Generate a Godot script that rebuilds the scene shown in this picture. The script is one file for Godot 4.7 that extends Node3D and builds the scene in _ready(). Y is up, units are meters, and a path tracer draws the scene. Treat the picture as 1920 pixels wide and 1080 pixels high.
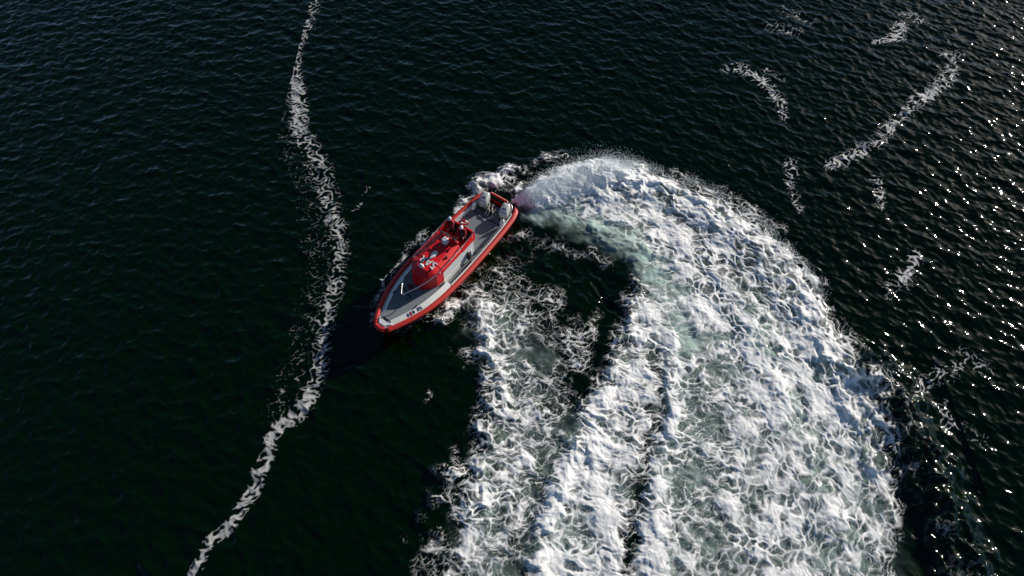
extends Node3D
# A red and white rescue boat turning hard on dark green sea, seen from a drone in low sun.

const FFT_N := 512
const TILE := 46.0            # metres covered by one tile of the computed wind sea
const WX0 := -12.5
const WZ0 := -39.5
const WCELL := 0.2
const WNX := 202
const WNZ := 187
const WAKE_FIELDS := [
	[0.9, 0.9, [[0.61, -33.00], [1.64, -34.42], [4.17, -36.00], [7.15, -36.89], [9.62, -36.44], [12.00, -35.34], [15.05, -33.63], [17.56, -31.82], [19.11, -29.59], [20.42, -26.78], [21.56, -23.70], [22.57, -20.63], [23.16, -17.76], [23.51, -14.91], [23.51, -12.26], [23.11, -9.77], [21.68, -6.34], [20.01, -2.71], [0.14, -2.71], [0.59, -6.34], [1.21, -8.59], [1.87, -10.69], [2.56, -12.90], [3.95, -14.91], [4.88, -16.85], [6.04, -18.89], [7.07, -20.83], [7.67, -22.86], [8.51, -24.78], [9.43, -26.55], [9.07, -27.47], [7.70, -28.40], [5.85, -29.59], [3.94, -30.57], [1.20, -31.67]]],
	[0.43, 0.8, [[-2.08, -26.87], [-0.38, -26.55], [1.50, -25.88], [3.32, -24.65], [4.34, -22.86], [4.42, -20.83], [3.63, -18.89], [4.22, -17.03], [3.95, -14.91], [2.56, -12.90], [1.87, -10.69], [1.21, -8.59], [0.59, -6.34], [0.14, -2.71], [-4.45, -2.71], [-3.81, -6.34], [-3.35, -9.18], [-2.99, -11.62], [-2.42, -13.56], [-2.15, -15.26], [-2.36, -17.03], [-1.90, -18.89], [-1.94, -20.83], [-2.87, -22.12], [-4.68, -22.45], [-5.01, -23.07], [-4.05, -24.34], [-3.00, -25.88]]],
]
const WAKE_STROKES := [
	["d", -0.50, [[9.28, -20.04, 0.65], [9.35, -18.51, 0.99], [9.24, -16.31, 1.11], [8.47, -13.56, 1.02], [7.47, -11.31, 0.93], [6.95, -9.18, 0.92], [6.56, -6.34, 0.90], [6.15, -3.71, 0.89]]],
	["d", -0.45, [[12.13, -21.63, 1.85], [12.43, -17.76, 2.68], [12.00, -14.91, 2.79], [10.96, -12.26, 2.89], [10.76, -9.77, 2.68], [11.01, -7.45, 2.65], [10.80, -4.22, 2.62]]],
	["d", -0.22, [[16.66, -12.90, 3.91], [17.52, -9.77, 4.57], [17.58, -6.34, 4.51], [16.93, -3.71, 4.11]]],
	["d", -0.15, [[16.04, -27.70, 2.42], [17.29, -22.45, 2.31]]],
	["d", -0.30, [[22.88, -13.90, 1.70], [22.71, -10.69, 2.23], [21.56, -6.89, 2.53]]],
	["d", 0.28, [[-3.34, -24.99, 1.49], [-1.62, -22.45, 1.37], [-1.32, -19.27, 1.33], [-1.17, -16.31, 1.43], [-1.77, -13.23, 1.49], [-2.17, -10.38, 1.63], [-2.38, -7.45, 1.60]]],
	["d", 0.20, [[1.64, -14.91, 2.01], [0.00, -11.62, 2.62], [-0.91, -8.59, 2.57], [-1.16, -5.79, 2.54]]],
	["d", -0.20, [[1.82, -23.28, 1.82], [2.47, -20.83, 1.78], [1.36, -17.76, 1.72]]],
	["d", -0.25, [[3.11, -10.69, 0.85], [3.63, -8.59, 0.84]]],
	["d", 0.30, [[9.36, -26.55, 1.00], [8.26, -24.13, 1.04], [7.49, -21.63, 1.01], [6.56, -18.89, 1.05], [5.06, -15.96, 1.16], [3.70, -13.23, 1.20], [2.64, -10.69, 1.17], [1.66, -8.30, 1.16], [0.88, -6.06, 1.15]]],
	["d", 0.30, [[10.88, -22.45, 0.59], [10.34, -19.27, 0.65], [10.31, -16.31, 0.70], [9.17, -13.23, 0.81], [8.15, -10.69, 0.93], [7.89, -8.30, 1.11], [8.17, -6.06, 1.17]]],
	["d", 0.34, [[-3.20, -12.90, 0.86], [-4.08, -11.31, 1.12], [-4.74, -9.47, 1.43], [-4.78, -7.73, 1.48], [-4.09, -6.06, 1.28]]],
	["d", 0.34, [[5.97, -22.86, 0.58], [4.97, -21.23, 0.93], [4.34, -19.27, 1.05], [5.87, -18.89, 0.77]]],
	["d", 0.24, [[1.17, -29.59, 1.02], [3.09, -28.64, 1.32], [5.35, -27.70, 1.31], [7.56, -26.78, 1.15]]],
	["d", 0.20, [[-1.15, -27.70, 1.15], [0.00, -28.64, 1.39], [1.54, -28.16, 1.39]]],
	["d", 0.50, [[-6.45, -21.95, 0.80], [-5.04, -22.45, 0.87], [-4.02, -23.70, 0.81]]],
	["d", 0.42, [[-3.50, -20.04, 0.71], [-2.79, -19.85, 0.84]]],
	["d", 0.55, [[-5.37, -16.49, 0.31], [-5.19, -16.96, 0.28]]],
	["d", 0.75, [[-3.99, -31.82, 0.64], [-3.43, -32.84, 0.98], [-2.45, -34.05, 1.07], [-1.03, -34.69, 1.08], [0.41, -34.05, 1.07]]],
	["d", 0.38, [[-2.47, -34.96, 1.09], [-0.83, -35.67, 0.93], [1.25, -36.33, 1.02], [2.95, -37.11, 0.95], [5.07, -37.34, 0.69]]],
	["d", 0.60, [[-4.35, -30.82, 0.48], [-4.91, -30.32, 0.48], [-6.19, -28.87, 0.31]]],
	["d", 0.42, [[-6.27, -30.08, 0.63], [-7.31, -28.40, 0.55], [-8.32, -26.78, 0.46], [-8.82, -24.99, 0.38], [-9.45, -23.28, 0.33], [-9.63, -22.24, 0.29]]],
	["d", 0.30, [[12.47, -35.78, 0.61], [15.54, -34.16, 0.78], [18.36, -31.82, 0.77], [20.12, -28.87, 0.75], [21.61, -25.43, 0.66]]],
	["d", 0.14, [[23.59, -19.27, 0.63], [24.20, -16.67, 0.70], [24.66, -13.90, 0.54], [24.94, -12.26, 0.38]]],
	["d", 0.12, [[23.97, -9.77, 0.90], [24.40, -8.30, 0.97], [24.42, -6.61, 0.97]]],
	["d", 0.75, [[1.01, -32.69, 1.22], [1.62, -33.00, 1.71], [3.48, -34.16, 2.49], [5.77, -34.96, 2.52], [9.07, -34.96, 2.12]]],
	["d", -0.50, [[2.19, -31.67, 1.36], [4.74, -30.82, 1.75], [7.42, -29.69, 1.82], [9.42, -28.26, 1.72], [11.12, -24.99, 1.71]]],
	["h", 0.16, [[9.36, -26.55, 1.00], [8.26, -24.13, 1.04], [7.49, -21.63, 1.01], [6.56, -18.89, 1.05], [5.06, -15.96, 1.16], [3.70, -13.23, 1.20], [2.64, -10.69, 1.17], [1.66, -8.30, 1.16], [0.88, -6.06, 1.15]]],
	["h", 0.08, [[10.88, -22.45, 0.59], [10.34, -19.27, 0.65], [10.31, -16.31, 0.70], [9.17, -13.23, 0.81], [8.15, -10.69, 0.93], [7.89, -8.30, 1.11], [8.17, -6.06, 1.17]]],
	["h", 0.24, [[7.05, -35.50, 1.70], [11.04, -34.16, 2.20], [14.77, -31.82, 2.51], [17.71, -28.40, 2.46], [19.51, -24.34, 2.31], [20.71, -20.24, 2.13], [21.41, -16.31, 1.90], [21.70, -12.58, 1.67]]],
	["h", 0.12, [[12.67, -28.16, 1.59], [15.35, -23.70, 1.73], [16.46, -20.04, 1.69], [17.06, -16.31, 1.64], [17.55, -12.58, 1.61], [18.22, -8.88, 1.59]]],
	["h", -0.10, [[11.37, -30.08, 2.02], [13.85, -25.88, 1.76], [14.63, -21.63, 1.50]]],
	["h", -0.02, [[9.03, -22.04, 1.10], [9.49, -18.51, 1.20], [9.15, -15.61, 1.17], [7.88, -11.62, 1.00], [6.96, -8.59, 0.98]]],
	["h", 0.18, [[-3.34, -24.99, 1.49], [-1.62, -22.45, 1.44], [-1.32, -19.27, 1.40], [-1.17, -16.31, 1.49], [-1.77, -13.23, 1.49], [-2.17, -10.38, 1.63]]],
	["h", 0.40, [[1.62, -33.00, 1.63], [3.47, -34.05, 2.48], [5.74, -34.42, 2.92], [8.59, -34.16, 2.93]]],
	["h", 0.20, [[6.27, -30.08, 1.19], [7.76, -29.11, 1.42], [9.22, -28.16, 1.41]]],
	["h", 0.25, [[-2.47, -34.69, 1.25], [-0.41, -35.50, 1.26], [1.67, -36.33, 1.27], [4.21, -37.11, 1.12]]],
	["h", 0.65, [[23.14, -18.89, 2.35], [23.99, -15.96, 2.32], [24.52, -13.23, 2.30], [24.85, -10.38, 2.27], [24.85, -7.45, 2.25], [24.67, -5.26, 2.23]]],
	["h", -0.12, [[26.24, -18.89, 2.02], [27.08, -15.26, 1.99], [27.41, -11.62, 1.96]]],
	["h", 0.30, [[-4.90, -9.47, 1.30], [-3.80, -11.94, 1.32]]],
	["h", -0.20, [[0.00, -28.16, 2.31], [3.42, -27.24, 2.29], [5.96, -25.43, 1.88], [6.84, -22.45, 1.46]]],
	["h", 0.30, [[-6.44, -21.83, 1.09], [-4.70, -22.86, 1.31]]],
	["a", 1.10, [[2.01, -32.33, 2.02], [4.78, -31.57, 2.41], [7.45, -30.08, 2.39], [9.60, -28.16, 2.16], [11.12, -24.99, 2.29], [11.83, -22.04, 2.60]]],
	["a", 0.50, [[11.79, -19.27, 3.97], [11.84, -14.91, 3.83], [10.62, -10.99, 3.70], [10.38, -7.16, 3.96]]],
	["a", 0.50, [[16.41, -21.63, 4.56], [18.07, -16.31, 5.15], [18.27, -11.62, 5.01], [17.86, -7.45, 4.89]]],
	["a", 0.28, [[-1.08, -22.45, 2.89], [0.69, -19.27, 3.14], [0.66, -14.91, 3.02], [-0.31, -10.99, 3.26], [-0.89, -7.45, 3.52]]],
	["a", 0.35, [[4.56, -14.23, 2.69], [3.10, -10.38, 2.93], [2.95, -6.89, 3.20]]],
]
const STREAK_STROKES := [
	["d", 0.80, [[-19.45, -62.19, 1.44], [-18.97, -57.13, 1.48], [-19.07, -53.97, 1.32], [-19.29, -50.61, 1.06]]],
	["d", 1.25, [[-19.51, -50.25, 1.06], [-19.07, -47.10, 1.02], [-18.36, -45.09, 0.99], [-17.66, -42.53, 1.05], [-17.34, -40.08, 1.02]]],
	["d", 0.72, [[-16.53, -39.07, 1.10], [-15.22, -36.89, 1.15], [-14.27, -34.42, 1.12], [-13.53, -32.07, 1.08], [-12.78, -30.08, 1.06], [-12.30, -27.70, 0.95], [-12.30, -25.43, 0.85], [-12.47, -23.49, 0.91], [-12.53, -21.43, 0.81]]],
	["d", 0.95, [[-12.51, -20.83, 0.81], [-12.43, -18.89, 0.87], [-12.79, -17.21, 0.93]]],
	["d", 1.50, [[-12.85, -16.74, 0.78], [-13.36, -15.78, 0.85], [-14.22, -14.98, 0.64], [-14.73, -14.23, 0.57], [-14.64, -13.23, 0.56], [-15.03, -12.26, 0.70], [-15.09, -11.15, 0.63], [-15.65, -9.92, 0.62], [-16.18, -8.88, 0.55], [-16.99, -8.16, 0.45], [-17.32, -7.16, 0.45], [-17.66, -6.06, 0.45], [-17.91, -4.22, 0.48]]],
	["d", 0.18, [[-19.98, -48.83, 2.60], [-19.14, -42.84, 2.23], [-16.21, -35.78, 2.03], [-14.18, -30.57, 2.06], [-13.48, -25.88, 1.79], [-13.78, -20.83, 1.48], [-14.59, -15.61, 1.43]]],
	["d", 0.55, [[-11.86, -31.57, 0.29], [-11.56, -32.33, 0.29], [-11.28, -33.37, 0.25], [-10.96, -34.16, 0.21]]],
]
const PATCH_A := [
	["d", 1.10, [[32.57, -50.98, 0.40], [33.75, -51.42, 0.58], [34.71, -51.71, 1.05], [35.86, -53.59, 0.89]]],
	["d", 0.60, [[36.36, -54.74, 0.85], [37.10, -54.74, 1.22], [37.60, -53.97, 0.85]]],
]
const PATCH_B := [
	["d", 0.72, [[18.69, -47.58, 0.82], [20.08, -47.58, 1.03], [21.33, -46.09, 1.12]]],
	["d", 0.70, [[21.58, -45.75, 0.91], [22.14, -44.44, 1.00], [22.45, -43.35, 0.99], [22.41, -41.47, 0.68]]],
	["d", 0.40, [[23.39, -46.09, 0.62], [22.22, -47.10, 0.83]]],
]
const PATCH_C := [
	["d", 0.95, [[38.87, -48.69, 0.47], [38.14, -47.10, 1.03], [36.51, -45.29, 1.11], [34.87, -43.99, 0.87]]],
	["d", 0.75, [[34.87, -43.99, 1.08], [33.38, -42.84, 0.95], [32.08, -41.47, 0.93], [30.66, -40.38, 0.91]]],
	["d", 0.60, [[30.57, -40.08, 1.11], [29.10, -38.72, 1.09]]],
	["d", 0.85, [[28.08, -38.14, 0.97], [26.55, -37.17, 1.05], [24.88, -36.22, 0.84]]],
	["d", 0.50, [[39.73, -49.54, 0.94], [38.19, -49.18, 0.70]]],
]
const PATCH_D := [
	["d", 0.62, [[21.88, -36.61, 0.83], [21.75, -35.23, 0.91], [21.26, -34.16, 0.71]]],
	["d", 0.50, [[21.44, -33.10, 0.79], [21.56, -31.82, 0.61]]],
]
const PATCH_E := [
	["d", 0.60, [[28.03, -34.96, 0.76], [28.06, -33.89, 0.75], [27.69, -32.33, 0.64]]],
]
const PATCH_F := [
	["d", 0.95, [[28.99, -27.79, 0.62], [28.36, -26.78, 0.79], [27.38, -25.79, 0.69]]],
	["d", 0.45, [[27.33, -25.88, 1.30], [26.07, -24.78, 1.01]]],
]
const PATCH_G := [
	["d", 0.60, [[25.78, -17.21, 0.80], [26.80, -17.95, 0.89], [27.84, -18.51, 1.07], [28.66, -18.89, 0.83]]],
	["d", 0.60, [[26.90, -16.49, 0.72], [27.09, -15.78, 0.56]]],
	["d", 0.50, [[29.62, -19.65, 1.26], [30.56, -18.89, 0.93]]],
	["d", 0.40, [[27.29, -14.91, 1.35], [28.36, -14.23, 1.04]]],
]
const PATCH_H := [
	["d", 0.36, [[25.43, -55.69, 1.26], [27.52, -53.97, 1.03]]],
	["d", 0.40, [[23.93, -53.21, 1.45], [25.75, -52.60, 1.12]]],
]
var sea_h := PackedFloat32Array()
var sea_dx := PackedFloat32Array()
var sea_dz := PackedFloat32Array()
var wd := PackedFloat32Array()
var wh := PackedFloat32Array()
var wa := PackedFloat32Array()
var rng := RandomNumberGenerator.new()
var mats := {}
var n_warp := FastNoiseLite.new()
var n_fb := FastNoiseLite.new()
var n_lump := FastNoiseLite.new()
var n_fine := FastNoiseLite.new()
var n_worm := FastNoiseLite.new()
var cell_a := FastNoiseLite.new()
var cell_b := FastNoiseLite.new()
var cell_c := FastNoiseLite.new()
var boat_at := Transform3D()


func _ready() -> void:
	var cam := Camera3D.new()
	cam.name = "camera"
	add_child(cam)
	cam.position = Vector3(0, 40, 0)
	cam.rotation_degrees = Vector3(-58, 0, 0)
	cam.fov = 46.0
	cam.near = 0.5
	cam.far = 9000.0
	cam.current = true
	var env := Environment.new()
	env.background_mode = Environment.BG_SKY
	var sky_mat := ProceduralSkyMaterial.new()
	sky_mat.sky_top_color = Color(0.19, 0.28, 0.40)
	sky_mat.sky_horizon_color = Color(0.63, 0.79, 0.98)
	sky_mat.sky_curve = 0.2
	sky_mat.energy_multiplier = 0.74
	sky_mat.ground_bottom_color = Color(0.05, 0.09, 0.08)
	sky_mat.ground_horizon_color = Color(0.3, 0.36, 0.38)
	sky_mat.sun_angle_max = 60.0
	sky_mat.sun_curve = 0.2
	var sky := Sky.new()
	sky.sky_material = sky_mat
	env.sky = sky
	env.tonemap_mode = Environment.TONE_MAPPER_LINEAR
	env.tonemap_exposure = 1.3
	env.sdfgi_enabled = true
	env.ssao_enabled = true
	env.ssil_enabled = true
	var we := WorldEnvironment.new()
	we.name = "world_environment"
	we.environment = env
	add_child(we)
	var sun := DirectionalLight3D.new()
	sun.name = "sun"
	sun.light_energy = 1.6
	sun.light_color = Color(1.0, 0.965, 0.92)
	sun.light_angular_distance = 0.5
	sun.shadow_enabled = true
	add_child(sun)
	var el := deg_to_rad(20.0)
	sun.look_at_from_position(Vector3.ZERO, -Vector3(0.8 * cos(el), sin(el), -0.6 * cos(el)), Vector3.UP)

	rng.seed = 7
	setup_noise()
	make_wind_sea()
	paint_wake()
	build_sea()
	foam_sheet("wake_foam", "broad white churned wake curving away behind the turning red boat", WX0, WZ0, WX0 + (WNX - 1) * WCELL, WZ0 + (WNZ - 1) * WCELL, 0.05, [], 0)
	foam_sheet("foam_streak", "long thin grey foam line drifting on dark water left of boat", -19.0, -60.0, -6.5, -2.5, 0.055, STREAK_STROKES, 1)
	var spots := [
		[PATCH_A, "small bright foam patch with a pointed tail, nearest the top edge at right"],
		[PATCH_B, "bent foam patch above the top of the wake's curve"],
		[PATCH_C, "longest foam streak on the glittering water at upper right"],
		[PATCH_D, "loose foam specks just outside the wake's upper right curve"],
		[PATCH_E, "faint foam specks below the long foam streak at upper right"],
		[PATCH_F, "small dense foam patch amid sun glitter, right of the wake"],
		[PATCH_G, "scattered foam flecks on dark water, right of the wake's lower edge"],
		[PATCH_H, "faint foam flecks at the top edge, left of the pointed patch"]]
	for s in spots:
		var lo := Vector2(1e6, 1e6)
		var hi := -lo
		for k in s[0]:
			for p in k[2]:
				lo = lo.min(Vector2(p[0] - p[2], p[1] - p[2]))
				hi = hi.max(Vector2(p[0] + p[2], p[1] + p[2]))
		foam_sheet("foam_patch", s[1], lo.x - 0.3, lo.y - 0.3, hi.x + 0.3, hi.y + 0.3, 0.06, s[0], 2)
	build_spray()
	build_boat()


func setup_noise() -> void:
	for n in [n_warp, n_fb, n_lump, n_fine, n_worm]:
		n.noise_type = FastNoiseLite.TYPE_SIMPLEX_SMOOTH
		n.fractal_type = FastNoiseLite.FRACTAL_NONE
	n_warp.seed = 3
	n_warp.frequency = 0.7
	n_fb.seed = 5
	n_fb.frequency = 0.35
	n_fb.fractal_type = FastNoiseLite.FRACTAL_FBM
	n_fb.fractal_octaves = 4
	n_lump.seed = 11
	n_lump.frequency = 0.6
	n_fine.seed = 13
	n_fine.frequency = 2.6
	n_worm.seed = 17
	n_worm.frequency = 1.5
	for a in [[cell_a, 0.55, 21], [cell_b, 1.45, 22], [cell_c, 3.3, 23]]:
		var c: FastNoiseLite = a[0]
		c.noise_type = FastNoiseLite.TYPE_CELLULAR
		c.cellular_distance_function = FastNoiseLite.DISTANCE_EUCLIDEAN
		c.cellular_return_type = FastNoiseLite.RETURN_DISTANCE2_SUB
		c.cellular_jitter = 1.0
		c.fractal_type = FastNoiseLite.FRACTAL_NONE
		c.frequency = a[1]
		c.seed = a[2]


# ---------------------------------------------------------------- wind sea
func fft2(re: PackedFloat32Array, im: PackedFloat32Array) -> void:
	var n := FFT_N
	var bits := 9
	var rev := PackedInt32Array()
	rev.resize(n)
	for i in n:
		var r := 0
		for b in bits:
			if i & (1 << b):
				r |= 1 << (bits - 1 - b)
		rev[i] = r
	var cs := PackedFloat32Array()
	var sn := PackedFloat32Array()
	cs.resize(n)
	sn.resize(n)
	for i in n:
		cs[i] = cos(TAU * i / n)
		sn[i] = sin(TAU * i / n)
	var ar := PackedFloat32Array()
	var ai := PackedFloat32Array()
	ar.resize(n)
	ai.resize(n)
	for pass_no in 2:
		var stride := 1 if pass_no == 0 else n
		var lead := n if pass_no == 0 else 1
		for line in n:
			var o := line * lead
			for i in n:
				var q := o + rev[i] * stride
				ar[i] = re[q]
				ai[i] = im[q]
			var half := 1
			while half < n:
				var step := n / (half * 2)
				for j in half:
					var c := cs[j * step]
					var s := sn[j * step]
					var k := j
					while k < n:
						var k2 := k + half
						var tr := ar[k2] * c - ai[k2] * s
						var ti := ar[k2] * s + ai[k2] * c
						ar[k2] = ar[k] - tr
						ai[k2] = ai[k] - ti
						ar[k] += tr
						ai[k] += ti
						k += half * 2
				half *= 2
			for i in n:
				var q := o + i * stride
				re[q] = ar[i]
				im[q] = ai[i]


func make_wind_sea() -> void:
	# random wind sea: energy falls with the fourth power of the wave number above a peak near five metres
	var n := FFT_N
	var gr := PackedFloat32Array()
	var gi := PackedFloat32Array()
	gr.resize(n * n)
	gi.resize(n * n)
	var wind := Vector2(-0.30, 0.95).normalized()
	var kp := TAU / 2.1
	for j in n:
		var kz := TAU / TILE * (j if j < n / 2 else j - n)
		for i in n:
			var kx := TAU / TILE * (i if i < n / 2 else i - n)
			var k := sqrt(kx * kx + kz * kz)
			if k < 0.3:
				continue
			var d := (kx * wind.x + kz * wind.y) / k
			var spread := 0.12 + 0.88 * d * d
			if d < 0:
				spread *= 0.35
			var a := sqrt(exp(-1.25 * pow(kp / k, 2.0)) * spread / pow(k, 3.75) * exp(-pow(k / 32.0, 2.0)))
			gr[j * n + i] = rng.randfn() * a
			gi[j * n + i] = rng.randfn() * a
	var r1 := PackedFloat32Array()
	var i1 := PackedFloat32Array()
	var r2 := PackedFloat32Array()
	var i2 := PackedFloat32Array()
	for p in [r1, i1, r2, i2]:
		p.resize(n * n)
	for j in n:
		var kz := TAU / TILE * (j if j < n / 2 else j - n)
		var jm := (n - j) % n
		for i in n:
			var kx := TAU / TILE * (i if i < n / 2 else i - n)
			var at := j * n + i
			var am := jm * n + (n - i) % n
			var hr := (gr[at] + gr[am]) * 0.5
			var hi := (gi[at] - gi[am]) * 0.5
			var k := sqrt(kx * kx + kz * kz)
			if k < 0.01:
				continue
			var fx := kx / k
			var fz := kz / k
			# height plus i times the sideways shift: (h) + i (i fx h) = h (1 - fx)
			r1[at] = hr * (1.0 - fx)
			i1[at] = hi * (1.0 - fx)
			r2[at] = -hi * fz
			i2[at] = hr * fz
	fft2(r1, i1)
	fft2(r2, i2)
	sea_h = r1
	sea_dx = i1
	sea_dz = r2
	var s2 := 0.0
	for j in range(0, n, 7):
		for i in n - 1:
			var g := (sea_h[j * n + i + 1] - sea_h[j * n + i]) / (TILE / n)
			s2 += g * g
	var rms := sqrt(s2 / (n - 1) / ceilf(n / 7.0))
	var scale := 0.122 / rms
	for i in n * n:
		sea_h[i] *= scale
		sea_dx[i] *= scale
		sea_dz[i] *= scale
	print("sea ready, slope before scaling ", rms)


func sample3(u: float, v: float) -> Vector3:
	var x := u * (FFT_N / TILE)
	var z := v * (FFT_N / TILE)
	var i := floori(x)
	var j := floori(z)
	x -= i
	z -= j
	var i0 := i & 511
	var i1 := (i + 1) & 511
	var j0 := (j & 511) << 9
	var j1 := ((j + 1) & 511) << 9
	var a := j0 + i0
	var b := j0 + i1
	var c := j1 + i0
	var d := j1 + i1
	var wa_ := (1.0 - x) * (1.0 - z)
	var wb := x * (1.0 - z)
	var wc := (1.0 - x) * z
	var wd_ := x * z
	return Vector3(sea_dx[a] * wa_ + sea_dx[b] * wb + sea_dx[c] * wc + sea_dx[d] * wd_,
		sea_h[a] * wa_ + sea_h[b] * wb + sea_h[c] * wc + sea_h[d] * wd_,
		sea_dz[a] * wa_ + sea_dz[b] * wb + sea_dz[c] * wc + sea_dz[d] * wd_)


func wake_at(u: float, v: float) -> Vector3:
	# foam amount, height and air in the water at a place
	var x := (u - WX0) / WCELL
	var z := (v - WZ0) / WCELL
	if x < 0.0 or z < 0.0 or x >= WNX - 1.001 or z >= WNZ - 1.001:
		return Vector3.ZERO
	var i := int(x)
	var j := int(z)
	x -= i
	z -= j
	var a := j * WNX + i
	var c := a + WNX
	var w1 := (1.0 - x) * (1.0 - z)
	var w2 := x * (1.0 - z)
	var w3 := (1.0 - x) * z
	var w4 := x * z
	return Vector3(wd[a] * w1 + wd[a + 1] * w2 + wd[c] * w3 + wd[c + 1] * w4,
		wh[a] * w1 + wh[a + 1] * w2 + wh[c] * w3 + wh[c + 1] * w4,
		wa[a] * w1 + wa[a + 1] * w2 + wa[c] * w3 + wa[c + 1] * w4)


func surface_point(u: float, v: float, wake: Vector3) -> Vector3:
	var s := sample3(u, v)
	var t := sample3((u * 0.62 + v * 0.78) * 2.3 + 11.0, (v * 0.62 - u * 0.78) * 2.3 + 5.0)
	var calm := 1.0 - 0.75 * clampf(wake.x, 0.0, 1.0)
	return Vector3(u + calm * (s.x * 0.9 + t.x * 0.15), calm * (s.y + t.y * 0.26) + wake.y, v + calm * (s.z * 0.9 + t.z * 0.15))


# ---------------------------------------------------------------- wake
func stroke_weight(pts: Array, x: float, z: float) -> float:
	var best := 0.0
	for k in range(pts.size() - 1):
		var a: Array = pts[k]
		var b: Array = pts[k + 1]
		var ax: float = a[0]
		var az: float = a[1]
		var ex: float = b[0] - ax
		var ez: float = b[1] - az
		var t := clampf(((x - ax) * ex + (z - az) * ez) / maxf(ex * ex + ez * ez, 1e-6), 0.0, 1.0)
		var px := x - ax - ex * t
		var pz := z - az - ez * t
		var r: float = lerpf(a[2], b[2], t)
		var d := (px * px + pz * pz) / (r * r)
		if d < 1.0:
			best = maxf(best, (1.0 - d) * (1.0 - d))
	return best


func stroke_box(pts: Array) -> Rect2:
	var lo := Vector2(1e6, 1e6)
	var hi := -lo
	for p in pts:
		lo = lo.min(Vector2(p[0] - p[2], p[1] - p[2]))
		hi = hi.max(Vector2(p[0] + p[2], p[1] + p[2]))
	return Rect2(lo, hi - lo)


func lay_strokes(strokes: Array, letter: String, into: PackedFloat32Array, x0: float, z0: float, cell: float, nx: int, nz: int, sway := 0.0) -> void:
	for s in strokes:
		if s[0] != letter:
			continue
		var box := stroke_box(s[2])
		for j in range(maxi(0, int((box.position.y - z0) / cell)), mini(nz, int((box.end.y - z0) / cell) + 2)):
			for i in range(maxi(0, int((box.position.x - x0) / cell)), mini(nx, int((box.end.x - x0) / cell) + 2)):
				var x := x0 + i * cell
				var z := z0 + j * cell
				if sway > 0.0:
					var shift := n_fb.get_noise_2d(x * 1.5 - 20.0, z * 1.5)
					x += sway * shift
					z += sway * n_fb.get_noise_2d(x * 1.5, z * 1.5 + 80.0)
				var w := stroke_weight(s[2], x, z)
				if w > 0.0:
					into[j * nx + i] += s[1] * w * (1.0 + 1.1 * sway * n_fb.get_noise_2d(x * 2.0 + 7.0, z * 2.0))


func inside_by(pts: Array, x: float, z: float) -> float:
	# distance to the outline, positive inside
	var best := 1e9
	var inside := false
	var n := pts.size()
	var bx: float = pts[n - 1][0]
	var bz: float = pts[n - 1][1]
	for k in n:
		var ax: float = pts[k][0]
		var az: float = pts[k][1]
		var ex := bx - ax
		var ez := bz - az
		var t := clampf(((x - ax) * ex + (z - az) * ez) / (ex * ex + ez * ez), 0.0, 1.0)
		var px := x - ax - ex * t
		var pz := z - az - ez * t
		best = minf(best, px * px + pz * pz)
		if (az > z) != (bz > z) and x < (bx - ax) * (z - az) / (bz - az) + ax:
			inside = not inside
		bx = ax
		bz = az
	return sqrt(best) if inside else -sqrt(best)


func paint_wake() -> void:
	for p in [wd, wh, wa]:
		p.resize(WNX * WNZ)
	for f in WAKE_FIELDS:
		for j in WNZ:
			for i in WNX:
				var x := WX0 + i * WCELL
				var z := WZ0 + j * WCELL
				var d := inside_by(f[2], x, z) + 0.55 * n_fb.get_noise_2d(x * 1.3 + 50.0, z * 1.3)
				if d > -1.0:
					var k := j * WNX + i
					wd[k] = maxf(wd[k], f[0] * smoothstep(-f[1], f[1] * 1.6, d))
	lay_strokes(WAKE_STROKES, "d", wd, WX0, WZ0, WCELL, WNX, WNZ, 0.8)
	lay_strokes(WAKE_STROKES, "h", wh, WX0, WZ0, WCELL, WNX, WNZ, 0.8)
	lay_strokes(WAKE_STROKES, "a", wa, WX0, WZ0, WCELL, WNX, WNZ, 0.8)
	print("wake laid out")


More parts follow.
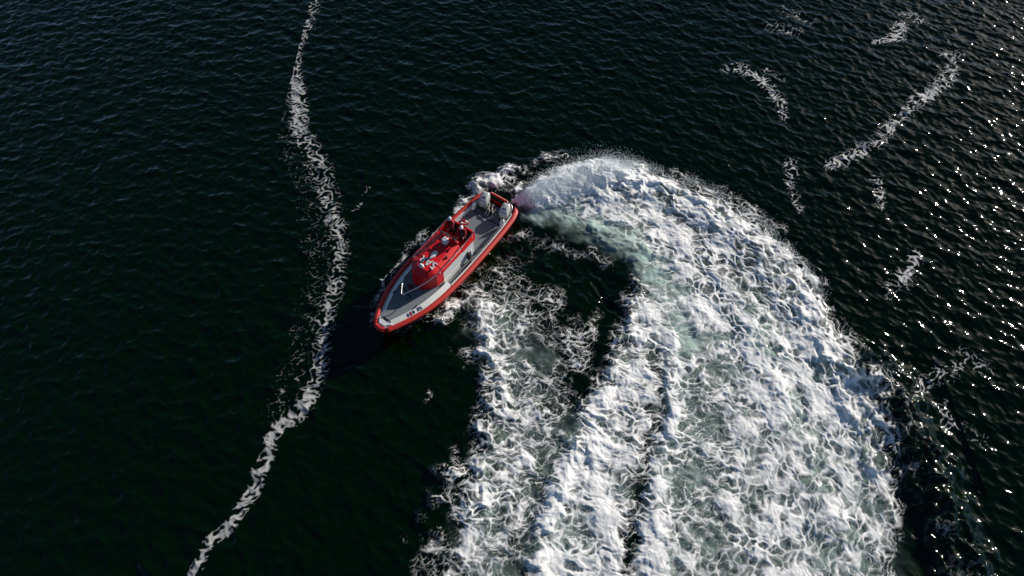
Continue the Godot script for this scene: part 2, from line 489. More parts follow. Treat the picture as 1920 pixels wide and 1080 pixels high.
func build_sea() -> void:
	var x0 := -60.0
	var z0 := -66.0
	var step := 0.1
	var nx := 1201
	var nz := 661
	var pos := PackedVector3Array()
	var nor := PackedVector3Array()
	var col := PackedColorArray()
	pos.resize(nx * nz)
	nor.resize(nx * nz)
	col.resize(nx * nz)
	var deep := Color(0.0, 0.0081, 0.0)
	var airy := Color(0.74, 0.98, 0.90)
	for j in nz:
		var v := z0 + j * step
		for i in nx:
			var u := x0 + i * step
			var w := wake_at(u, v)
			var p := surface_point(u, v, w)
			if w.x > 0.0:
				p.y -= 0.05 * smoothstep(0.0, 0.3, w.x)
			var edge := clampf(minf(minf(i, nx - 1 - i), minf(j, nz - 1 - j)) / 12.0, 0.0, 1.0)
			pos[j * nx + i] = Vector3(lerpf(u, p.x, edge), p.y * edge, lerpf(v, p.z, edge))
			col[j * nx + i] = deep.lerp(airy, clampf(w.z * (0.8 + 0.5 * n_fb.get_noise_2d(u * 3.0, v * 3.0)) + 0.32 * smoothstep(0.5, 0.95, w.x), 0.0, 1.0)) if w.z > 0.0 or w.x > 0.5 else deep
	for j in nz:
		for i in nx:
			var k := j * nx + i
			var a := pos[k + 1 if i < nx - 1 else k] - pos[k - 1 if i > 0 else k]
			var b := pos[k + nx if j < nz - 1 else k] - pos[k - nx if j > 0 else k]
			nor[k] = b.cross(a).normalized()
	var idx := PackedInt32Array()
	idx.resize((nx - 1) * (nz - 1) * 6)
	var q := 0
	for j in nz - 1:
		for i in nx - 1:
			var k := j * nx + i
			idx[q] = k
			idx[q + 1] = k + 1
			idx[q + 2] = k + nx
			idx[q + 3] = k + 1
			idx[q + 4] = k + nx + 1
			idx[q + 5] = k + nx
			q += 6
	# the open sea beyond, out to the horizon
	var x1 := x0 + (nx - 1) * step
	var z1 := z0 + (nz - 1) * step
	var far := 6000.0
	var base := pos.size()
	for p in [[x0, z0], [x1, z0], [x1, z1], [x0, z1], [-far, -far], [far, -far], [far, far], [-far, far]]:
		pos.append(Vector3(p[0], 0, p[1]))
		nor.append(Vector3.UP)
		col.append(deep)
	for s in 4:
		var a := base + s
		var b := base + (s + 1) % 4
		for t in [a, a + 4, b + 4, a, b + 4, b]:
			idx.append(t)
	var m := StandardMaterial3D.new()
	m.resource_name = "sea_water"
	m.albedo_color = Color(0.5, 0.5, 0.5).linear_to_srgb()
	m.vertex_color_use_as_albedo = true
	m.roughness = 0.05
	m.metallic_specular = 0.36
	m.cull_mode = BaseMaterial3D.CULL_DISABLED
	var o := mesh_from("sea", pos, nor, col, idx, m)
	o.set_meta("kind", "structure")
	add_child(o)
	print("sea built")


func mesh_from(called: String, pos: PackedVector3Array, nor: PackedVector3Array, col: PackedColorArray, idx: PackedInt32Array, m: Material) -> MeshInstance3D:
	var arr := []
	arr.resize(Mesh.ARRAY_MAX)
	arr[Mesh.ARRAY_VERTEX] = pos
	arr[Mesh.ARRAY_NORMAL] = nor
	if col.size():
		arr[Mesh.ARRAY_COLOR] = col
	arr[Mesh.ARRAY_INDEX] = idx
	var mesh := ArrayMesh.new()
	mesh.add_surface_from_arrays(Mesh.PRIMITIVE_TRIANGLES, arr)
	mesh.surface_set_material(0, m)
	var o := MeshInstance3D.new()
	o.name = called
	o.mesh = mesh
	return o


func foam_material() -> StandardMaterial3D:
	if not mats.has("foam"):
		var m := StandardMaterial3D.new()
		m.resource_name = "foam"
		m.albedo_color = Color(0.95, 0.955, 0.955)
		m.vertex_color_use_as_albedo = true
		m.transparency = BaseMaterial3D.TRANSPARENCY_ALPHA
		m.roughness = 0.75
		m.metallic_specular = 0.3
		m.backlight_enabled = true
		m.backlight = Color(0.40, 0.42, 0.42)
		m.cull_mode = BaseMaterial3D.CULL_DISABLED
		mats.foam = m
	return mats.foam


func foam_sheet(called: String, label: String, x0: float, z0: float, x1: float, z1: float, step: float, strokes: Array, style: int) -> void:
	var nx := int((x1 - x0) / step) + 1
	var nz := int((z1 - z0) / step) + 1
	var cell := 0.15
	var cnx := int((x1 - x0) / cell) + 3
	var cnz := int((z1 - z0) / cell) + 3
	var own := PackedFloat32Array()
	if style > 0:
		own.resize(cnx * cnz)
		lay_strokes(strokes, "d", own, x0, z0, cell, cnx, cnz)
	var pos := PackedVector3Array()
	pos.resize(nx * nz)
	var alpha := PackedFloat32Array()
	alpha.resize(nx * nz)
	for j in nz:
		var v := z0 + j * step
		for i in nx:
			var u := x0 + i * step
			var wake := wake_at(u, v)
			var d := wake.x
			if style > 0:
				var ci := int((u - x0) / cell)
				var cj := int((v - z0) / cell)
				var tx := (u - x0) / cell - ci
				var tz := (v - z0) / cell - cj
				var at := cj * cnx + ci
				d = lerpf(lerpf(own[at], own[at + 1], tx), lerpf(own[at + cnx], own[at + cnx + 1], tx), tz)
			if d < 0.03:
				continue
			var k := j * nx + i
			var p := surface_point(u, v, wake)
			var wx := u + 0.32 * n_warp.get_noise_2d(u, v) + 0.07 * n_fine.get_noise_2d(u, v + 40.0)
			var wz := v + 0.32 * n_warp.get_noise_2d(u + 31.0, v - 17.0) + 0.07 * n_fine.get_noise_2d(u - 40.0, v)
			var a := 0.0
			if style == 0:
				var turn_r := Vector2(u - 3.5, v + 16.0).length()
				var along := atan2(v + 16.0, u - 3.5)
				var f1 := cell_a.get_noise_2d(wx * 0.8, wz * 1.5) + 1.0
				var f2 := cell_b.get_noise_2d(wx * 0.8, wz * 1.55) + 1.0
				# outside, the threads are drawn out along the turn
				var outer := smoothstep(9.0, 12.5, turn_r)
				if outer > 0.0:
					var across := turn_r + wx - u
					var run_m := along * 17.0 + wz - v
					f1 = lerpf(f1, cell_a.get_noise_2d(across * 1.5, run_m * 0.7) + 1.0, outer)
					f2 = lerpf(f2, cell_b.get_noise_2d(across * 1.4, run_m * 0.75) + 1.0, outer)
				var f3 := cell_c.get_noise_2d(wx, wz * 1.1) + 1.0
				var fb := n_fb.get_noise_2d(u, v)
				var run := n_warp.get_noise_2d(turn_r * 0.9 + 0.5 * fb, along * 5.0)
				var thick := d * (1.0 + 0.35 * fb) + 0.3 * fb + 0.16 * run
				# a thin milky film, torn open in the middle of its cells
				var tear := smoothstep(0.08, 0.42, f2) * 0.55 + smoothstep(0.1, 0.5, f1) * 0.45
				var film := smoothstep(0.14, 0.8, thick - 0.5 * tear)
				film = film * (0.55 + 0.45 * film) * (1.0 - 0.4 * smoothstep(0.08, 0.5, f3) * (1.0 - 0.6 * film))
				# with dark oval holes where it has worn through
				film *= 1.0 - 0.9 * smoothstep(0.16, 0.34, f2) * smoothstep(0.05, 0.45, n_lump.get_noise_2d(u * 0.5 - 60.0, v * 0.5) + 0.55 * (0.75 - d))
				# and brighter threads along the borders of the cells
				var thread := maxf(maxf(1.0 - f2 / (0.07 + 0.06 * d), 1.0 - f1 / (0.04 + 0.03 * d)), 0.5 - f3 / 0.2)
				thread = smoothstep(0.0, 0.8, thread + 0.15 * fb) * (0.85 - 0.2 * outer) * smoothstep(0.14, 0.55, thick + 0.1)
				a = clampf(film + (1.0 - film) * thread, 0.0, 1.0)
				var lump := absf(n_lump.get_noise_2d(wx, wz)) * 0.06 + absf(n_lump.get_noise_2d(wx * 2.3 + 9.0, wz * 2.3)) * 0.035 + maxf(0.0, run) * 0.13 + maxf(0.0, n_lump.get_noise_2d(u * 0.55 + 30.0, v * 0.55)) * 0.16 + maxf(0.0, fb) * 0.05
				p.y += 0.035 + (0.7 * lump + 0.05 * film) * clampf(d * 1.3 - 0.2, 0.0, 1.0) + 0.015 * thread
			else:
				var strand := 1.0 - absf(n_worm.get_noise_2d(wx * 0.8, wz * 1.15)) * 2.2
				var fb := n_fb.get_noise_2d(u * 2.0, v * 2.0)
				a = smoothstep(-0.1, 0.34, strand - 1.05 + d * 0.95 + 0.28 * fb) * (0.42 if style == 1 else 0.58)
				p.y += 0.02 + 0.015 * a
			alpha[k] = a
			pos[k] = p
	var use := PackedInt32Array()
	use.resize(nx * nz)
	use.fill(-1)
	var vpos := PackedVector3Array()
	var vnor := PackedVector3Array()
	var vcol := PackedColorArray()
	var idx := PackedInt32Array()
	for j in nz - 1:
		for i in nx - 1:
			var k := j * nx + i
			var b := k + 1
			var c := k + nx
			var e := c + 1
			if maxf(maxf(alpha[k], alpha[b]), maxf(alpha[c], alpha[e])) < 0.03:
				continue
			if pos[k] == Vector3.ZERO or pos[b] == Vector3.ZERO or pos[c] == Vector3.ZERO or pos[e] == Vector3.ZERO:
				continue
			for t in [k, b, c, e]:
				if use[t] < 0:
					use[t] = vpos.size()
					vpos.append(pos[t])
					vcol.append(Color(1, 1, 1, alpha[t]))
					var l: Vector3 = pos[t - 1] if t % nx > 0 and pos[t - 1] != Vector3.ZERO else pos[t]
					var r: Vector3 = pos[t + 1] if t % nx < nx - 1 and pos[t + 1] != Vector3.ZERO else pos[t]
					var up: Vector3 = pos[t - nx] if t >= nx and pos[t - nx] != Vector3.ZERO else pos[t]
					var dn: Vector3 = pos[t + nx] if t + nx < nx * nz and pos[t + nx] != Vector3.ZERO else pos[t]
					var nn := (dn - up).cross(r - l)
					vnor.append(nn.normalized() if nn.length_squared() > 1e-9 else Vector3.UP)
			idx.append(use[k])
			idx.append(use[b])
			idx.append(use[c])
			idx.append(use[b])
			idx.append(use[e])
			idx.append(use[c])
	var o := mesh_from(called, vpos, vnor, vcol, idx, foam_material())
	if style == 2 and get_node_or_null("foam_patch"):
		var no := 1
		while get_node_or_null("foam_patch_%03d" % no):
			no += 1
		o.name = "foam_patch_%03d" % no
	o.set_meta("label", label)
	o.set_meta("category", "wake" if style == 0 else "foam")
	if style == 0:
		o.set_meta("kind", "stuff")
	if style == 2:
		o.set_meta("group", "drifting foam patches")
	add_child(o)
	print(o.name, " ", idx.size() / 3, " triangles")


func build_spray() -> void:
	# flung drops over the propeller wash and along the breaking outer rim
	var drop := SphereMesh.new()
	drop.radius = 0.5
	drop.height = 1.0
	drop.radial_segments = 6
	drop.rings = 3
	var m := StandardMaterial3D.new()
	m.resource_name = "spray_water"
	m.albedo_color = Color(0.93, 0.95, 0.96)
	m.roughness = 0.5
	m.backlight_enabled = true
	m.backlight = Color(0.9, 0.92, 0.93)
	drop.material = m
	var where: Array[Transform3D] = []
	var plume := [[1.01, -32.59, 0.5], [2.85, -33.9, 1.0], [4.91, -34.7, 1.3], [7.01, -35.4, 1.3], [9.09, -35.6, 1.0]]
	for n in 20000:
		var t := rng.randf() * (plume.size() - 1.001)
		var k := int(t)
		var a: Array = plume[k]
		var b: Array = plume[k + 1]
		var f := t - k
		var r: float = lerpf(a[2], b[2], f)
		var x: float = lerpf(a[0], b[0], f) + rng.randfn() * r * 0.55
		var z: float = lerpf(a[1], b[1], f) + rng.randfn() * r * 0.6
		var y := wake_at(x, z).y + 0.1 + absf(rng.randfn()) * 0.5 * r
		put_drop(where, x, y, z, rng.randf_range(0.012, 0.034))
	var rim := [[7.13, -36.61], [10.00, -36.05], [13.16, -34.69], [16.14, -32.84], [18.47, -30.32], [20.15, -27.24], [21.30, -24.13]]
	for n in 11000:
		var t := pow(rng.randf(), 1.4) * (rim.size() - 1.001)
		var k := int(t)
		var f := t - k
		var x: float = lerpf(rim[k][0], rim[k + 1][0], f) + rng.randfn() * 0.3
		var z: float = lerpf(rim[k][1], rim[k + 1][1], f) + rng.randfn() * 0.3
		if n_fb.get_noise_2d(x * 2.0, z * 2.0) < -0.1:
			continue
		var y := wake_at(x, z).y + 0.05 + absf(rng.randfn()) * 0.28
		put_drop(where, x, y, z, rng.randf_range(0.01, 0.035))
	var mm := MultiMesh.new()
	mm.transform_format = MultiMesh.TRANSFORM_3D
	mm.mesh = drop
	mm.instance_count = where.size()
	for i in where.size():
		mm.set_instance_transform(i, where[i])
	var o := MultiMeshInstance3D.new()
	o.name = "spray"
	o.multimesh = mm
	o.set_meta("kind", "stuff")
	o.set_meta("label", "fine white spray flung up behind the boat's stern")
	o.set_meta("category", "spray")
	add_child(o)


func put_drop(where: Array[Transform3D], x: float, y: float, z: float, s: float) -> void:
	where.append(Transform3D(Basis.from_scale(Vector3(s, s * rng.randf_range(0.7, 1.6), s)), Vector3(x, y, z)))


# ---------------------------------------------------------------- shapes
func paint(called: String, c: Color, rough := 0.5, metal := 0.0, grain := 0.0, coat := 0.0) -> StandardMaterial3D:
	if mats.has(called):
		return mats[called]
	var m := StandardMaterial3D.new()
	m.resource_name = called
	m.albedo_color = c
	m.roughness = rough
	m.metallic = metal
	m.cull_mode = BaseMaterial3D.CULL_DISABLED
	if coat > 0.0:
		m.clearcoat_enabled = true
		m.clearcoat = coat
		m.clearcoat_roughness = 0.2
	if grain > 0.0:
		var n := FastNoiseLite.new()
		n.seed = called.length() * 7
		n.frequency = 0.03
		n.fractal_octaves = 5
		var t := NoiseTexture2D.new()
		t.width = 256
		t.height = 256
		t.seamless = true
		t.noise = n
		var ramp := Gradient.new()
		ramp.set_color(0, Color(1.0 - grain, 1.0 - grain, 1.0 - grain))
		ramp.set_color(1, Color(1, 1, 1))
		t.color_ramp = ramp
		m.albedo_texture = t
		m.uv1_triplanar = true
		m.uv1_scale = Vector3(0.9, 0.9, 0.9)
	mats[called] = m
	return m


func new_st() -> SurfaceTool:
	var st := SurfaceTool.new()
	st.begin(Mesh.PRIMITIVE_TRIANGLES)
	st.set_smooth_group(-1)
	return st


func quad(st: SurfaceTool, a: Vector3, b: Vector3, c: Vector3, d: Vector3) -> void:
	for p in [a, b, c, a, c, d]:
		st.add_vertex(p)


func put(st: SurfaceTool, called: String, m: Material, parent: Node) -> MeshInstance3D:
	st.generate_normals()
	var o := MeshInstance3D.new()
	o.name = called
	o.mesh = st.commit()
	o.mesh.surface_set_material(0, m)
	parent.add_child(o, true)
	return o


func loft(st: SurfaceTool, rings: Array, closed: bool, caps: bool) -> void:
	for k in rings.size() - 1:
		var a: Array = rings[k]
		var b: Array = rings[k + 1]
		var n := a.size()
		for i in (n if closed else n - 1):
			var j := (i + 1) % n
			quad(st, a[i], a[j], b[j], b[i])
	if caps:
		for r in [rings[0], rings[-1]]:
			var mid := Vector3.ZERO
			for p in r:
				mid += p / r.size()
			for i in r.size():
				for p in [mid, r[i], r[(i + 1) % r.size()]]:
					st.add_vertex(p)


func tube(st: SurfaceTool, path: Array, r: float, sides := 8) -> void:
	st.set_smooth_group(0)
	var rings := []
	for k in path.size():
		var d: Vector3 = (path[mini(k + 1, path.size() - 1)] - path[maxi(k - 1, 0)]).normalized()
		var up := Vector3.UP if absf(d.y) < 0.9 else Vector3.RIGHT
		var s := d.cross(up).normalized()
		var t := s.cross(d)
		var ring := []
		for i in sides:
			ring.append(path[k] + (s * cos(TAU * i / sides) + t * sin(TAU * i / sides)) * r)
		rings.append(ring)
	loft(st, rings, true, true)
	st.set_smooth_group(-1)


func bend(path: Array, steps := 6) -> Array:
	# a smooth curve through the points
	var out := []
	for k in path.size() - 1:
		var a: Vector3 = path[maxi(k - 1, 0)]
		var b: Vector3 = path[k]
		var c: Vector3 = path[k + 1]
		var d: Vector3 = path[mini(k + 2, path.size() - 1)]
		for i in steps:
			out.append(b.cubic_interpolate(c, a, d, float(i) / steps))
	out.append(path[-1])
	return out


func ring_of(pts: Array, y: float) -> Array:
	var out := []
	for p in pts:
		out.append(Vector3(p[0], y, p[1]))
	return out


func prism(st: SurfaceTool, pts: Array, y0: float, y1: float, bevel := 0.02) -> void:
	# an upright block over an outline (x, z) with chamfered top edges
	var mid := Vector2.ZERO
	for p in pts:
		mid += Vector2(p[0], p[1]) / pts.size()
	var inner := []
	for p in pts:
		var v := Vector2(p[0], p[1])
		var w := v + (mid - v).normalized() * bevel * 1.4
		inner.append([w.x, w.y])
	loft(st, [ring_of(pts, y0), ring_of(pts, y1 - bevel), ring_of(inner, y1)], true, true)


func block(st: SurfaceTool, c: Vector3, s: Vector3, bevel := 0.02) -> void:
	var x := s.x / 2
	var z := s.z / 2
	var b := minf(bevel * 1.5, minf(x, z) * 0.5)
	prism(st, [[c.x - x + b, c.z - z], [c.x + x - b, c.z - z], [c.x + x, c.z - z + b], [c.x + x, c.z + z - b], [c.x + x - b, c.z + z], [c.x - x + b, c.z + z], [c.x - x, c.z + z - b], [c.x - x, c.z - z + b]], c.y - s.y / 2, c.y + s.y / 2, bevel)


func plate(st: SurfaceTool, pts: Array, drop: float, thick: float) -> void:
	# a deck plate that follows the sheer
	var flat := PackedVector2Array()
	for p in pts:
		flat.append(Vector2(p[0], p[1]))
	var tri := Geometry2D.triangulate_polygon(flat)
	for layer in 2:
		for t in tri:
			st.add_vertex(Vector3(flat[t].x, sheer(flat[t].x) + drop - thick * layer, flat[t].y))
	for k in flat.size():
		var a := flat[k]
		var b := flat[(k + 1) % flat.size()]
		var ya := sheer(a.x) + drop
		var yb := sheer(b.x) + drop
		quad(st, Vector3(a.x, ya, a.y), Vector3(b.x, yb, b.y), Vector3(b.x, yb - thick, b.y), Vector3(a.x, ya - thick, a.y))


func sheer(x: float) -> float:
	return 1.05 + 0.47 * pow(clampf(x, 0.0, 13.2) / 13.0, 1.4)


const HALF := [[-0.4, 1.14], [0.1, 1.36], [0.6, 1.5], [2.0, 1.62], [4.0, 1.70], [6.0, 1.74], [7.5, 1.73], [8.5, 1.68], [9.5, 1.56], [10.3, 1.40], [11.1, 1.15], [11.8, 0.88], [12.4, 0.61], [12.9, 0.36]]


func half_width(x: float) -> float:
	for k in HALF.size() - 1:
		if x <= HALF[k + 1][0]:
			var t: float = clampf((x - HALF[k][0]) / (HALF[k + 1][0] - HALF[k][0]), 0.0, 1.0)
			return cubic_interpolate(HALF[k][1], HALF[k + 1][1], HALF[maxi(k - 1, 0)][1], HALF[mini(k + 2, HALF.size() - 1)][1], t)
	return HALF[-1][1]


func sloped(st: SurfaceTool, x0: float, x1: float, in0: float, in1: float, y0: float, y1: float, side: float) -> void:
	# a strip along the gunwale that rises inboard
	var rings := []
	for k in 31:
		var x := lerpf(x0, x1, k / 30.0)
		var w := half_width(x)
		var s := sheer(x)
		rings.append([Vector3(x, s + y0, side * (w - in0)), Vector3(x, s + y1, side * (w - in1)), Vector3(x, s + y1 - 0.1, side * (w - in1)), Vector3(x, s + y0 - 0.1, side * (w - in0))])
	loft(st, rings, true, true)


func strip(x0: float, x1: float, in0: float, in1: float, side: float, n := 24) -> Array:
	# an outline running along the gunwale, between two insets from the hull side
	var out := []
	for k in n + 1:
		var x := lerpf(x0, x1, float(k) / n)
		out.append([x, side * (half_width(x) - in0)])
	for k in n + 1:
		var x := lerpf(x1, x0, float(k) / n)
		out.append([x, side * (half_width(x) - in1)])
	return out


func on_boat(called: String, label: String, category: String, at: Vector3, turn := 0.0) -> Node3D:
	var o := Node3D.new()
	o.name = called
	var no := 0
	while get_node_or_null(NodePath(o.name)):
		no += 1
		o.name = "%s_%03d" % [called, no]
	add_child(o)
	o.transform = boat_at * Transform3D(Basis(Vector3.UP, turn), at)
	o.set_meta("label", label)
	o.set_meta("category", category)
	return o


func letters(text: String, height: float, m: Material, parent: Node, called: String, at: Vector3, along: Vector3, up: Vector3) -> void:
	var f := SystemFont.new()
	f.font_names = PackedStringArray(["Droid Sans"])
	f.font_weight = 700
	var t := TextMesh.new()
	t.text = text
	t.font = f
	t.font_size = 64
	t.pixel_size = height / 46.0
	t.depth = 0.006
	t.material = m
	var o := MeshInstance3D.new()
	o.name = called
	o.mesh = t
	parent.add_child(o, true)
	o.transform = Transform3D(Basis(along.normalized(), up.normalized(), along.cross(up).normalized()), at)


# ---------------------------------------------------------------- boat
func build_boat() -> void:
	var fwd := Vector3(-0.5817, 0, 0.8134).normalized()
	var stb := Vector3(-fwd.z, 0, fwd.x)
	boat_at = Transform3D(Basis(fwd, Vector3.UP, stb), Vector3(-0.965, 0.0, -31.63))
	var b := Node3D.new()
	b.name = "rescue_boat"
	add_child(b)
	b.transform = boat_at
	b.set_meta("label", "red and white rescue boat with grey decks, turning hard on dark water")
	b.set_meta("category", "boat")
	var red := paint("red_paint", Color(0.85, 0.012, 0.08), 0.5, 0.0, 0.12, 0.1)
	var collar := paint("red_rubber", Color(0.74, 0.12, 0.085), 0.55, 0.0, 0.18)
	var white := paint("white_paint", Color(0.83, 0.85, 0.84), 0.4, 0.0, 0.08, 0.2)
	var grey := paint("grey_deck", Color(0.44, 0.47, 0.49), 0.85, 0.0, 0.14)
	var cowl_grey := paint("cowl_grey", Color(0.66, 0.68, 0.68), 0.35, 0.0, 0.06, 0.4)
	var steel := paint("steel", Color(0.80, 0.80, 0.79), 0.28, 0.85)
	var black := paint("black_rubber", Color(0.05, 0.05, 0.055), 0.7)
	var blue := paint("blue_print", Color(0.05, 0.13, 0.36), 0.5)
	var cross := paint("red_print", Color(0.55, 0.03, 0.09), 0.5)
	var glass := paint("dark_glass", Color(0.03, 0.035, 0.04), 0.08)

	# hull shell
	var st := new_st()
	st.set_smooth_group(0)
	var rings := []
	for k in 28:
		var x := lerpf(-0.1, 12.9, k / 27.0)
		var w := half_width(maxf(x, 0.3))
		var s := sheer(x)
		var rise := pow(maxf(0.0, (x - 8.0) / 5.0), 2.0)
		rings.append([Vector3(x, s, -w), Vector3(x, lerpf(0.3, s - 0.2, rise * 0.6), -w * (0.93 - 0.3 * rise)), Vector3(x, lerpf(-0.1, 0.8, rise), -w * (0.85 - 0.5 * rise)), Vector3(x, lerpf(-0.5, 0.75, rise), 0), Vector3(x, lerpf(-0.1, 0.8, rise), w * (0.85 - 0.5 * rise)), Vector3(x, lerpf(0.3, s - 0.2, rise * 0.6), w * (0.93 - 0.3 * rise)), Vector3(x, s, w)])
	loft(st, rings, false, true)
	put(st, "hull", red, b)

	# rubber collar round the sheer
	for side in [-1.0, 1.0]:
		st = new_st()
		st.set_smooth_group(0)
		rings = []
		var xs := [-0.42, -0.3]
		for k in 60:
			xs.append(lerpf(-0.2, 12.9, k / 59.0))
		for x in xs:
			var w := half_width(x)
			var dx := half_width(x + 0.1) - half_width(x - 0.1)
			var out := Vector3(-dx / 0.2, 0, 1).normalized()
			out.z *= side
			var s := sheer(x)
			var thin := clampf((x + 0.45) / 0.3, 0.25, 1.0)
			var ring := []
			for p in [[0.0, 0.05], [0.02, 0.10], [0.09, 0.125], [0.2, 0.12], [0.25, 0.075], [0.31, 0.06], [0.345, 0.0], [0.33, -0.08], [0.24, -0.16], [0.0, -0.24]]:
				ring.append(Vector3(x, s + p[1] * thin, side * w) + out * p[0] * thin)
			rings.append(ring)
		loft(st, rings, true, true)
		put(st, "rubber_collar", collar, b)
	st = new_st()
	st.set_smooth_group(0)
	rings = []
	for k in 9:
		var z := lerpf(-0.40, 0.40, k / 8.0)
		var ring := []
		for p in [[0.0, 0.05], [0.02, 0.10], [0.09, 0.125], [0.2, 0.12], [0.27, 0.07], [0.32, 0.0], [0.28, -0.14], [0.0, -0.24]]:
			ring.append(Vector3(12.86 + p[0] + 0.08 * (1.0 - absf(z) / 0.4), sheer(12.9) + 0.004 + p[1], z))
		rings.append(ring)
	loft(st, rings, true, true)
	put(st, "bow_fender", collar, b)

	# decks
	var ring2 := []
	for k in 20:
		var x := lerpf(7.8, 12.42, k / 19.0)
		ring2.append([x, -(half_width(x) - 0.425)])
	for k in 20:
		var x := lerpf(12.42, 7.8, k / 19.0)
		ring2.append([x, half_width(x) - 0.425])
	st = new_st()
	plate(st, ring2, 0.13, 0.06)
	put(st, "foredeck", grey, b)
	for side in [-1.0, 1.0]:
		st = new_st()
		sloped(st, 7.7, 12.42, 0.015, 0.40, 0.0, 0.17, side)
		put(st, "gunwale", white, b)
		st = new_st()
		plate(st, strip(7.8, 12.3, 0.402, 0.43, side), 0.145, 0.05)
		put(st, "deck_seam", black, b)
		st = new_st()
		plate(st, strip(0.2, 7.69, 0.015, 0.12, side), 0.05, 0.35)
		put(st, "gunwale", white, b)
		st = new_st()
		tube(st, bend([Vector3(0.9, sheer(1) + 0.12, side * 1.36), Vector3(2.0, sheer(2) + 0.13, side * 1.45), Vector3(4.0, sheer(4) + 0.13, side * 1.52), Vector3(5.4, sheer(5) + 0.13, side * 1.55)]), 0.022)
		for x in [1.2, 2.6, 4.0, 5.2]:
			tube(st, [Vector3(x, sheer(x), side * (half_width(x) - 0.16)), Vector3(x, sheer(x) + 0.13, side * (half_width(x) - 0.17))], 0.016, 6)
		put(st, "side_rail", steel, b)
	st = new_st()
	prism(st, [[12.42, -0.6], [12.86, -0.33], [12.92, 0.0], [12.86, 0.33], [12.42, 0.6]], sheer(12.6) - 0.08, sheer(12.6) + 0.13, 0.1)
	put(st, "bow_plate", white, b)
	st = new_st()
	block(st, Vector3(12.33, sheer(12.3) + 0.14, 0.0), Vector3(0.09, 0.06, 0.72))
	put(st, "anchor_slot", black, b)
	# sunken walkway and working deck
	st = new_st()
	var floor_pts := []
	for k in 16:
		var x := lerpf(1.5, 7.8, k / 15.0)
		floor_pts.append([x, -(half_width(x) - 0.13)])
	for k in 16:
		var x := lerpf(7.8, 1.5, k / 15.0)
		floor_pts.append([x, half_width(x) - 0.13])
	prism(st, floor_pts, 0.6, 0.78, 0.005)
	put(st, "working_deck", grey, b)
	st = new_st()
	block(st, Vector3(1.46, 0.76, 0.0), Vector3(0.06, 0.05, 2.3), 0.01)
	put(st, "deck_seam", black, b)
	st = new_st()
	prism(st, [[0.1, -1.4], [1.42, -1.42], [1.42, 1.42], [0.1, 1.4]], 0.45, 0.74, 0.01)
	put(st, "stern_deck", grey, b)
	for z in [-1.3, 1.3]:
		st = new_st()
		block(st, Vector3(7.82, 1.05, z), Vector3(0.06, 0.56, 0.6))
		put(st, "bulkhead", white, b)
	st = new_st()
	block(st, Vector3(2.9, 0.95, -1.36), Vector3(1.9, 0.34, 0.22))
	put(st, "locker", paint("navy_cover", Color(0.09, 0.12, 0.16), 0.7), b)
	st = new_st()
	tube(st, bend([Vector3(11.3, sheer(11.3) + 0.135, 0.2), Vector3(11.1, sheer(11.1) + 0.135, 0.4), Vector3(10.9, sheer(11) + 0.135, 0.2), Vector3(11.1, sheer(11.1) + 0.135, 0.0), Vector3(11.3, sheer(11.3) + 0.135, 0.2)]), 0.012, 5)
	put(st, "deck_hatch", paint("hatch_ring", Color(0.36, 0.39, 0.40), 0.6), b)

	# cabin
	st = new_st()
	prism(st, [[4.36, -1.04], [7.85, -1.04], [7.85, 1.04], [4.36, 1.04]], 0.7, 2.36)
	var wall := put(st, "cabin_wall", white, b)
	for side in [-1.0, 1.0]:
		st = new_st()
		block(st, Vector3(6.4, 1.28, side * 1.05), Vector3(2.7, 0.05, 0.05), 0.01)
		put(st, "rubbing_strip", white, wall)
	st = new_st()
	var low := [[7.7, -1.06], [8.35, -1.03], [8.95, -0.72], [9.22, -0.4], [9.22, 0.4], [8.95, 0.72], [8.35, 1.03], [7.7, 1.06]]
	var mid := [[7.7, -1.1], [8.3, -1.05], [8.72, -0.74], [8.92, -0.42], [8.92, 0.42], [8.72, 0.74], [8.3, 1.05], [7.7, 1.1]]
	var top := [[7.7, -0.62], [8.1, -0.6], [8.38, -0.5], [8.5, -0.36], [8.5, 0.36], [8.38, 0.5], [8.1, 0.6], [7.7, 0.62]]
	loft(st, [ring_of(low, 1.2), ring_of(mid, 2.68), ring_of(top, 2.92)], true, true)
	put(st, "cabin_front", red, b)
	st = new_st()
	rings = []
	for x in [5.62, 6.2, 7.0, 7.75]:
		rings.append([Vector3(x, 2.34, -1.1), Vector3(x, 2.68, -1.13), Vector3(x, 2.93, -0.66), Vector3(x, 2.955, -0.6), Vector3(x, 2.96, 0.0), Vector3(x, 2.955, 0.6), Vector3(x, 2.93, 0.66), Vector3(x, 2.68, 1.13), Vector3(x, 2.34, 1.1)])
	loft(st, rings, true, true)
	var roof := put(st, "cabin_roof", red, b)
	# open steering position on the after end of the roof
	st = new_st()
	block(st, Vector3(4.98, 2.36, 0.0), Vector3(1.4, 0.08, 2.1))
	put(st, "bridge_floor", red, b)
	for side in [-1.0, 1.0]:
		st = new_st()
		loft(st, [[Vector3(4.24, 2.3, side * 1.0), Vector3(4.24, 2.3, side * 1.12), Vector3(4.24, 3.06, side * 1.1), Vector3(4.24, 3.06, side * 1.02)], [Vector3(5.64, 2.3, side * 1.0), Vector3(5.64, 2.3, side * 1.12), Vector3(5.64, 2.80, side * 1.12), Vector3(5.64, 2.80, side * 1.0)]], true, true)
		put(st, "coaming", red, b)
	st = new_st()
	block(st, Vector3(4.28, 2.7, 0.0), Vector3(0.1, 0.75, 2.0))
	put(st, "coaming", red, b)
	st = new_st()
	block(st, Vector3(5.6, 2.85, 0.0), Vector3(0.16, 0.55, 1.5), 0.04)
	put(st, "console", red, b)
	st = new_st()
	tube(st, [Vector3(5.72, 3.5, -0.72), Vector3(5.72, 3.5, 0.72)], 0.055, 8)
